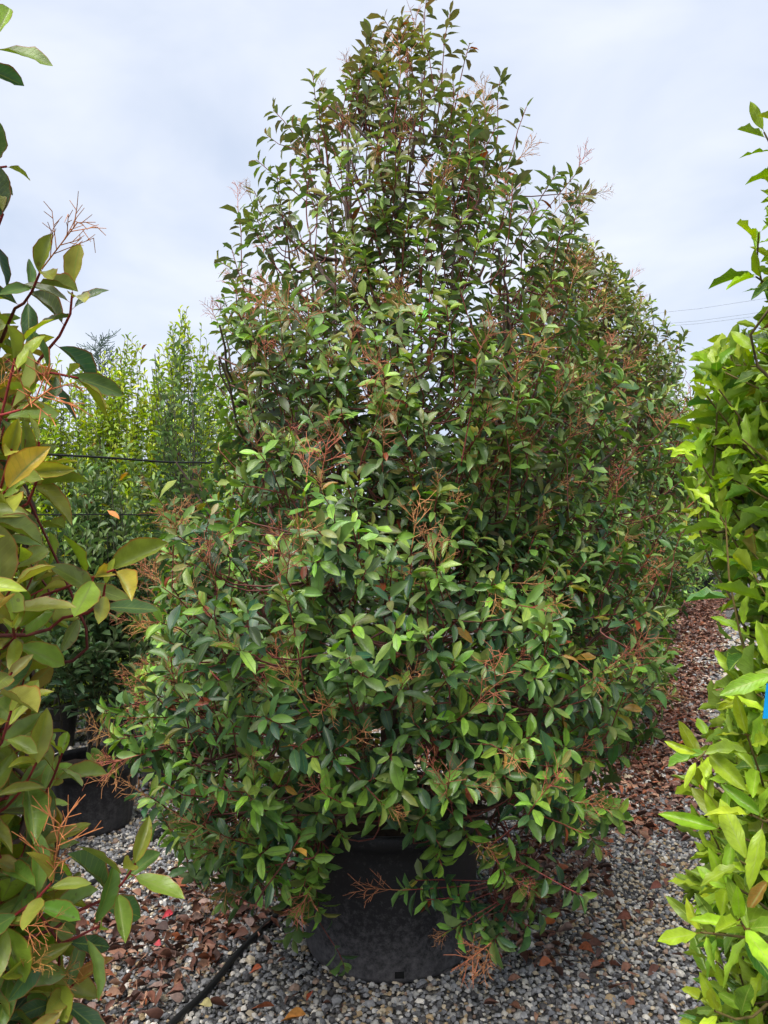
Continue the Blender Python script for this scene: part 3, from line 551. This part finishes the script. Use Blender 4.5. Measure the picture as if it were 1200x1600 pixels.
def right_skip(p):
    px = 600 + p[:, 0] / np.maximum(p[:, 1], .3) * F; py = HOR - (p[:, 2] - CAMZ) / np.maximum(p[:, 1], .3) * F
    lim = np.interp(py, [0, 140, 340, 480, 540, 640, 800, 860, 900, 1060, 1130, 1200, 1300, 1400, 1500, 1600], [1290, 1240, 1222, 1215, 1125, 1080, 1085, 1115, 1140, 1145, 1120, 1080, 1085, 1095, 1065, 1055])
    return (px < lim) | (p[:, 1] < .85) | (np.hypot(p[:, 0] - 1.04, p[:, 1] - 1.42) < .15)
LAK = dict(dark=(.055, .17, .025), light=(.38, .54, .03), fresh=(.44, .56, .03, .3), bark=(.07, .06, .035), twig=(.14, .10, .03))
laurel, _, _ = make_shrub('bay_laurel', 'close bright yellow-green bay laurel shrub with wavy leaves and a blue tag', 'shrub', None, (1.04, 1.42), [(.3, .36), (.8, .43), (1.4, .45), (1.9, .42), (2.3, .34), (2.6, .2), (2.85, .05)], r,
    zmin=.3, stems=5, limbs=70, shoots=2500, front=math.pi * 1.1, leafn=(7, 11), L=(.066, .098), W=(.22, .29), T=T_LA, mat=M_LA, mean_fresh=.58, pot=dict(r0=.2, r1=.235, h=.37), hero=rh, skip=right_skip, droop=.1, lobes=.08, odd=.006, **LAK)
for i, (u, v, h) in enumerate(((.72, 1.78, 2.3), (2.3, 1.85, 2.4), (4.2, 1.9, 2.4), (6.4, 1.95, 2.5), (9.2, 2.1, 2.6))):
    rr = np.random.default_rng(40 + i)
    make_shrub('bay_laurel', ['darker bay laurel shrub directly behind the one with the blue tag', 'bay laurel shrub, third in its row across the path from the photinias', 'bay laurel shrub, fourth in its row across the path', 'bay laurel shrub, fifth in its row across the path', 'bay laurel shrub at the far end of its row'][i], 'shrub', None,
        tuple(row(u, v)), [(.3, .3), (.8, .38), (1.4, .38), (1.9, .33), (h - .25, .18), (h, .04)], rr, zmin=.3, stems=4, limbs=40, shoots=(330, 300, 200, 170, 170)[i], leafn=(6, 9), L=(.08, .11), W=(.28, .37), T=T_LAF, mat=M_LA, mean_fresh=.5, pot=dict(r0=.2, r1=.235, h=.37), nobj=[120, 40, 0, 0, 0][i], **LAK)

# rows of other evergreens on the left
POTS = dict(r0=.20, r1=.235, h=.36)
def evergreen(name, u, v, h, rad, label, seed, dark, light, mf, shoots=180, nobj=110, L=(.055, .09), W=(.30, .40), pos=None, fresh=(.2, .3, .04, .2), upr=.6, zmin=.45, leafn=(15, 22), leaf_len=(.32, .55)):
    rr = np.random.default_rng(seed); xy = tuple(row(u, v)) if pos is None else pos
    make_shrub(name, label, 'shrub', None, xy, [(zmin, rad * .7), (.9, rad), (h * .55, rad), (h * .75, rad * .78), (h * .92, rad * .45), (h, .04)], rr, zmin=zmin, stems=9, limbs=46, shoots=shoots, leafn=leafn, L=L, W=W, T=T_EV, mat=M_EV,
        dark=dark, light=light, fresh=fresh, mean_fresh=mf, bark=(.06, .052, .04), twig=(.09, .10, .035), leaf_len=leaf_len, rise=(1.0, 2.4), texp=1.0, nobj=nobj, pot=dict(POTS, seg=104 if pos and pos[0] == -1.57 else 30), upright=upr, lobes=.2, stem_r=.012, stem_top=.6, droop=.05, light_up=.25, odd=.006)
DG, DGL = (.06, .12, .055), (.22, .32, .11)
YG, YGL = (.26, .40, .04), (.58, .68, .07)
evergreen('potted_evergreen_shrub', 0, 0, 2.05, .42, 'dark evergreen shrub with many bare stems in the small ribbed black pot', 51, DG, DGL, .25, pos=(-1.57, 4.2), shoots=210, nobj=220, zmin=1.0)
evergreen('potted_evergreen_shrub', 0, 0, 3.15, .30, 'tall upright grey-green evergreen shrub reaching highest above the black support wire', 52, DG, DGL, .35, pos=(-1.35, 5.0), leafn=(24, 34), leaf_len=(.5, .9), L=(.065, .095), shoots=48, nobj=220, zmin=.6)
evergreen('potted_evergreen_shrub', 0, 0, 2.95, .42, 'grey-green evergreen shrub half hidden behind the very large photinia', 53, DG, DGL, .35, pos=(-.72, 6.0), shoots=165, nobj=80)
evergreen('potted_evergreen_shrub', 0, 0, 1.95, .42, 'low dark evergreen shrub behind the close yellow-green photinia', 55, DG, DGL, .2, pos=(-2.05, 3.4), nobj=60)
for k, (x, y, h, rd, sh, no, lb) in enumerate((
    (-2.45, 5.6, 3.0, .5, 420, 150, 'bright yellow-green shrub just behind the wires, next to the close photinia'), (-1.95, 5.75, 3.05, .5, 430, 160, 'bright yellow-green shrub just behind the wires, second from the close photinia'),
    (-1.45, 5.6, 3.2, .45, 420, 160, 'tallest bright yellow-green shrub rising beside the very large photinia'), (-1.05, 6.4, 3.0, .45, 330, 120, 'bright yellow-green shrub showing through the edge of the very large photinia'),
    (-3.2, 6.2, 3.0, .6, 300, 110, 'bright green shrub seen through the close photinia leaves'), (-2.5, 7.3, 3.25, .6, 320, 90, 'bright green shrub in the second back row with a loose crown'),
    (-1.7, 7.7, 3.2, .6, 320, 80, 'bright green shrub in the second back row beside the tallest one'), (-.9, 8.2, 3.3, .6, 260, 30, 'bright green shrub in the second back row behind the very large photinia'))):
    evergreen('potted_evergreen_shrub', 0, 0, h, rd, lb, 156 + k, YG if k != 4 else (.12, .24, .03), YGL, .55, pos=(x, y), shoots=sh, nobj=no, leafn=(11, 16), leaf_len=(.22, .45), upr=.4, L=(.05, .078))
for k, (x, y, h) in enumerate(((-3.9, 8.2, 3.3), (-5.2, 7.2, 3.2), (-3.0, 10.2, 3.4), (.2, 10.0, 3.2), (1.2, 12.5, 3.2), (-1.2, 12.0, 3.3), (2.6, 14.5, 3.4), (8.3, 16.0, 3.6), (10.2, 17.0, 3.6), (9.0, 20.0, 4.2), (11.8, 19.0, 4.0), (9.6, 23.5, 4.0), (12.8, 25.5, 4.0))):
    evergreen('potted_evergreen_shrub', 0, 0, h, .75, 'far green hedge shrub, number %s from the left in the farthest row' % ['two', 'one', 'three', 'five', 'six', 'four', 'seven', 'eight', 'ten', 'nine', 'eleven', 'twelve', 'thirteen'][k], 70 + k, (.07, .14, .02), (.24, .34, .03), .5, pos=(x, y), nobj=0, shoots=120, L=(.09, .13))

# ------------------------------------------------------------------ dead leaves on the ground
DLT = []
for k in range(5):
    rr = np.random.default_rng(90 + k); V, q, U = leaf_template(6, 1, 'photinia', [-.14, .16, -.24, .22, .05][k], [.5, .3, .7, -.3, .4][k], 0, [.5, -.4, .2, .7, -.6][k], 90 + k)
    V = V + rr.normal(0, .008, V.shape); V[:, 2] -= np.percentile(V[:, 2], 10); DLT.append((V, q, mesh('fallen_leaf', V, q, M_LIT, True, U, np.ones((len(V), 3)))))
rng = np.random.default_rng(31)
x0 = rng.uniform(-2.4, 8.5, 400000); y0 = rng.uniform(2.25, 17.5, 400000); k = in_view(x0, y0, 40); x0, y0 = x0[k], y0[k]
u, v = uv_of(x0, y0); nA = vnoise(x0, y0, .35, 8); nB = vnoise(x0, y0, .12, 9)
def sst(a, b_, z): t_ = np.clip((z - a) / (b_ - a), 0, 1); return t_ * t_ * (3 - 2 * t_)
dens = np.zeros(len(x0))
path = sst(-.6, -.1, v) * (1 - sst(.85, 1.25, v + (nA - .5) * .5)) * sst(1.0, 2.3, u + (nA - .5)); dens = np.maximum(dens, path)
nearr = sst(.15, .3, v) * (1 - sst(.5, .95, v + (nA - .5) * .6)) * sst(-.25, .4, u) * (.45 + .7 * nB); dens = np.maximum(dens, np.clip(nearr * 1.15, 0, 1))
left = (1 - sst(-.62, -.5, v + (nA - .5) * .18)) * sst(-1.35, -1.0, v) * (1 - sst(-.05, .45, u + (nA - .5) * .5)) * (.25 + 1.0 * nB); dens = np.maximum(dens, np.clip(left, 0, 1) * .95)
leftm = np.exp(-((v + .42) / .22) ** 2) * np.exp(-((u - .3) / .35) ** 2) * .55 * (nB > .35); dens = np.maximum(dens, leftm)
dens = np.maximum(dens, .022 + .07 * (nA > .6)); dens[(v > 1.12) & (u > .5)] *= .4
area = (2.4 + 8.5) * (17.5 - 2.25) / 400000
want = np.where(dens > .3, 2100, 1250) * np.where(y0 > 8, .62, 1.0)
k = (rng.random(len(x0)) < dens * want * area) & (np.hypot(x0 - ORI[0], y0 - ORI[1]) > .37)
x0, y0, dens = x0[k], y0[k], dens[k]; n_ = len(x0)
far = y0 > 8
Ln = np.where(rng.random(n_) < .4, rng.uniform(.015, .035, n_), rng.uniform(.035, .074, n_)) * np.where(far, 1.25, 1); Wn = Ln * rng.uniform(.22, .40, n_)
yaw = rng.uniform(0, 6.28, n_); pit = rng.normal(0, .16, n_); rol = rng.normal(0, .26, n_)
DC = np.array([[.12, .052, .036], [.17, .07, .045], [.23, .11, .07], [.075, .04, .033], [.36, .20, .13], [.28, .085, .035], [.27, .18, .15]])
ci = rng.choice(7, n_, p=[.20, .2, .18, .12, .11, .07, .12]); DCc = DC[ci] * rng.uniform(.7, 1.25, (n_, 1))
zz = np.where(dens > .4, rng.uniform(.012, .032, n_), .018 + rng.uniform(0, .004, n_))
def rot(yaw, pit, rol):
    d = np.stack([np.cos(yaw) * np.cos(pit), np.sin(yaw) * np.cos(pit), np.sin(pit)], -1); s = np.stack([-np.sin(yaw), np.cos(yaw), 0 * yaw], -1); nn_ = np.cross(d, s)
    s2 = s * np.cos(rol)[:, None] + nn_ * np.sin(rol)[:, None]; return d, s2, np.cross(d, s2)
d, s, nn = rot(yaw, pit, rol); var = rng.integers(0, 5, n_)
PXf = 600 + x0 / y0 * F; PYf = HOR + CAMZ / y0 * F
u, v = uv_of(x0, y0)
iso = (dens < .3)
score = Ln * Wn / y0 ** 2 * np.where(iso, 2.2, 1.0) * ((PXf > 180) & (PXf < 1090) & (PYf < 1600))
pick = np.argsort(-score)[:270]; isp = np.zeros(n_, bool); isp[pick] = True
def place_leaf(i_pos, d_, s_, n__, L_, W_, var_, col_, label, grp):
    o = bpy.data.objects.new('fallen_leaf', DLT[var_][2]); COL.objects.link(o)
    M = np.eye(4); M[:3, 0] = d_ * L_; M[:3, 1] = s_ * W_; M[:3, 2] = n__ * L_; M[:3, 3] = i_pos; o.matrix_basis = Matrix(M.tolist()); o.color = (*[float(c) for c in col_], 1)
    tag(o, label, 'leaf', grp)
CW = ['dark brown', 'reddish brown', 'mid brown', 'blackish brown', 'tan', 'rusty red', 'greyish brown']
for i in pick:
    if v[i] < -.35 and dens[i] > .3: lb = ('brown dead leaf in the leaf drift beside the black drip hose', 'dead leaves drifted beside the hose')
    elif v[i] < -.3: lb = ('brown dead leaf lying alone on gravel on the hose side of the big pot', 'lone dead leaves on the hose side of the pot')
    elif dens[i] > .3: lb = ('brown dead leaf in the litter under the large photinia and along the path', 'dead leaves in the path litter')
    elif u[i] < -.25: lb = ('brown dead leaf lying alone on the open gravel in front of the big pot', 'lone dead leaves in front of the pot')
    else: lb = ('brown dead leaf lying alone on the gravel path between pot and laurels', 'lone dead leaves on the gravel path')
    lb = (lb[0].replace('brown', CW[ci[i]], 1), CW[ci[i]] + ' ' + lb[1])
    place_leaf((x0[i], y0[i], zz[i]), d[i], s[i], nn[i], Ln[i], Wn[i], var[i], DCc[i], *lb)
VV, QQ, TT, CC = [], [], [], []; off = 0
for kx in range(5):
    m_ = (~isp) & (var == kx); tv, tt, tq, tu = leaf_simple('photinia', [-.14, .16, -.24, .22, .05][kx], [.5, .3, .7, -.3, .4][kx], [.5, -.4, .2, .7, -.6][kx]); tv = tv.copy(); tv[:, 2] -= np.percentile(tv[:, 2], 15); nm = m_.sum(); kk = len(tv)
    V = np.stack([x0, y0, zz], -1)[m_][:, None] + tv[None, :, 0:1] * (d[m_] * Ln[m_, None])[:, None] + tv[None, :, 1:2] * (s[m_] * Wn[m_, None])[:, None] + tv[None, :, 2:3] * (nn[m_] * Ln[m_, None])[:, None]
    V[..., 2] = np.maximum(V[..., 2], .006); o3 = np.arange(nm)[:, None, None] * kk + off
    VV.append(V.reshape(-1, 3)); QQ.append((tq[None] + o3).reshape(-1, 4)); TT.append((tt[None] + o3).reshape(-1, 3)); off += nm * kk; CC.append(np.repeat(DCc[m_], kk, 0))
o = obj('leaf_litter', mesh('leaf_litter', np.concatenate(VV), [np.concatenate(QQ), np.concatenate(TT)], M_LIT, True, None, np.concatenate(CC)), kind='stuff'); tag(o, 'brown dead leaves littering the path and the gravel', 'leaf litter')
# bright single leaves
for px, py, L_, W_, yw, c, lb in (
    (440, 1305, .09, .06, .6, (.42, .09, .02), 'bright orange-red dead leaf beside the big pot, upper of two'), (425, 1335, .085, .04, .2, (.40, .08, .02), 'bright orange-red dead leaf beside the big pot, lower of two'),
    (388, 1340, .04, .03, .5, (.45, .2, .06), 'small orange leaf fragment on gravel behind the hose'), (265, 1437, .05, .022, .7, (.42, .035, .05), 'small crimson pink dead leaf on gravel'), (250, 1482, .045, .022, -.6, (.42, .06, .07), 'small pale pink dead leaf beside the leaf drift'),
    (402, 1523, .045, .02, .3, (.38, .09, .03), 'small orange dead leaf on grey gravel near the hose'), (414, 1580, .075, .022, .1, (.40, .11, .04), 'long orange dead leaf on grey gravel near the hose'), (484, 1562, .05, .02, 1.3, (.34, .07, .03), 'narrow red-brown dead leaf on gravel in front of the pot'),
    (855, 1448, .055, .03, .1, (.46, .13, .03), 'orange dead leaf under the photinia edge'), (772, 1508, .06, .028, .1, (.26, .055, .04), 'dark red dead leaf on gravel right beside the pot'),
    (1020, 1393, .06, .03, .2, (.20, .06, .04), 'dark red-brown curled leaf on the gravel path'), (970, 1442, .065, .03, -.2, (.19, .065, .04), 'broad red-brown leaf lying on the gravel path'), (980, 1572, .045, .03, -1.1, (.34, .15, .1), 'pinkish brown leaf standing on the gravel path'),
    (905, 1425, .05, .035, .6, (.3, .18, .12), 'pale brown curled leaf on the gravel path'), (325, 1577, .06, .02, -.5, (.38, .33, .14), 'pale yellow dry leaf beside the hose'), (460, 1598, .085, .010, 0.1, (.5, .22, .05), 'thin orange stalked leaf on grey gravel')):
    g = G(px, py); a = np.array([yw]); d_, s_, n__ = rot(a, np.array([.1]), np.array([.2])); g = g - d_[0] * L_ * .5; place_leaf((g[0], g[1], .028), d_[0], s_[0], n__[0], L_, W_, int(px) % 5, c, lb, None)

# ------------------------------------------------------------------ hoses, wires, tag
def cable(name, pts, rad, mat, label, cat, n=40, sides=10):
    p = smooth_line(pts, n); b0 = p[0].copy(); V, q = tubes((p - b0)[None], np.full((1, n), rad), sides)
    o = obj(name, mesh(name, V, q, mat), loc=b0); return tag(o, label, cat)
g = lambda px, py, z=.022: G(px, py) + np.array([0, 0, z])
cable('drip_hose', [row(-2.6, -.36).tolist() + [.02], g(200, 1680), g(275, 1598), g(330, 1545), g(375, 1490), g(420, 1445), g(448, 1418), g(490, 1375), row(1.2, -.5).tolist() + [.02], row(3, -.42).tolist() + [.02], row(7, -.45).tolist() + [.02]], .0115, M_HOSE, 'thick black drip irrigation hose crossing the gravel beside the big pot', 'hose', 120)
cable('drip_hose', [row(-.9, -1.62).tolist() + [.02], g(120, 1395), g(200, 1342), g(245, 1310), g(290, 1285), row(2.4, -1.15).tolist() + [.02], row(6, -1.2).tolist() + [.02]], .0125, M_HOSE, 'black irrigation hose running past the small ribbed pot', 'hose', 90)
WA, WB = P(95, 711, 3.25), P(400, 726, 4.05); wd = WB - WA
post_a = WA - wd * 1.9; post_b = WB + wd * 2.6
for k, pp in enumerate((post_a, post_b)):
    V, q = lathe([(.001, 0), (.035, 0), (.033, 2.2), (.025, 2.23), (.001, 2.235)], 12); o = obj('support_post', mesh('support_post', V, q, M_POST), loc=(pp[0], pp[1], 0)); tag(o, ['round wooden support post holding the wires behind the close photinia', 'round wooden support post holding the wires behind the second photinia'][k], 'post')
for zoff, lb in ((0, 'upper black support wire stretched in front of the left shrubs'), (-.25, 'lower thin black support wire in front of the left shrubs')):
    z_ = np.array([0, 0, zoff]); cable('support_wire', [post_a + z_, WA + z_, (WA + WB) / 2 + z_ + [0, 0, -.008], WB + z_, post_b + z_], 0.0052 if zoff == 0 else .0032, M_WIRE, lb, 'wire', 40, 6)
dl = WA + wd * .24 + np.array([-.035, -.004, -.24]); d_, s_, n__ = rot(np.array([-.3]), np.array([-.5]), np.array([.9])); place_leaf(tuple(dl), d_[0], s_[0], n__[0], .07, .03, 1, (.55, .22, .06), 'curled orange dry leaf caught on the lower support wire', None)
# blue plant tag on the close laurel
c0 = P(1206, 1094, 1.12); V, q = box((0, 0, 0), (.026, .0016, .050)); V[:, 0] += V[:, 2] * .12
o = obj('plant_tag', mesh('plant_tag', V, q, M_BLUE, False), loc=c0); tag(o, 'bright blue plastic plant tag hanging in the close bay laurel', 'tag')
p = np.array([[0, 0, .022], [.006, .02, .06], [.02, .05, .075], [.05, .08, .06.__float__()]]); V, q = tubes(smooth_line(p, 10)[None], np.full((1, 10), .0009), 4); obj('tie', mesh('tie', V, q, M_BLUE), o)
gg = G(1003, 1146); V, q = box((0, 0, 0), (.05, .022, .004)); V[:, 2] += np.abs(V[:, 0]) * .2
o = obj('plastic_scrap', mesh('plastic_scrap', V, q, plain('blue_scrap', (.08, .16, .4), .5), False), loc=(gg[0], gg[1], .045)); tag(o, 'small blue plastic scrap lying in the path litter', 'scrap')
# power lines far behind
for k, (y1, y2) in enumerate(((487, 472), (505, 492), (509, 497))):
    A_, B_ = P(1035, y1, 70), P(1150, y2, 66); dv = B_ - A_; pts = [A_ - dv * 4 + [0, 0, .4], A_, B_, B_ + dv * 4 + [0, 0, .8]]
    cable('power_line', pts, .009, M_WIRE, ['topmost thin power line far beyond the photinia row', 'middle thin power line far beyond the photinia row', 'lowest thin power line far beyond the photinia row'][k], 'power line', 24, 5)
# wispy feathery tree top far behind the left shrubs
rr = np.random.default_rng(77); base = np.array([-4.1, 11.0, 0]); root = bpy.data.objects.new('feathery_tree', None); COL.objects.link(root); root.location = base.tolist(); tag(root, 'thin wispy blue-green feathery tree top far behind the left shrubs', 'tree')
tr_ = smooth_line([[0, 0, 0], [.05, 0, 1.5], [0, .05, 3.0], [.06, 0, 4.3]], 16); V, q = tubes(tr_[None], np.linspace(.035, .004, 16)[None], 6); obj('trunk', mesh('trunk', V, q, M_STEM, True, None, np.tile([.09, .08, .06], (len(V), 1))), root)
pl = []
for i in range(150):
    z = rr.uniform(1.6, 4.25); a = rr.uniform(0, 6.28); ln = .75 * (4.6 - z) / 3 + .12; s0 = np.array([.03, 0, z]); d = np.array([math.cos(a), math.sin(a), rr.uniform(.3, .9)]); e_ = s0 + d * ln * rr.uniform(.5, 1)
    pl.append([s0, (s0 + e_) / 2 + [0, 0, .05], e_])
    for k in range(7): f = rr.uniform(.3, 1); s1 = s0 + (e_ - s0) * f; e1 = s1 + nrm(d + rr.normal(0, .6, 3)) * rr.uniform(.06, .18); pl.append([s1, (s1 + e1) / 2, e1])
pl = np.array(pl); V, q = tubes(pl, np.full(pl.shape[:2], .005), 3); obj('crown', mesh('crown', V, q, M_STEM, True, None, np.tile([.10, .15, .12], (len(V), 1))), root, kind='stuff')
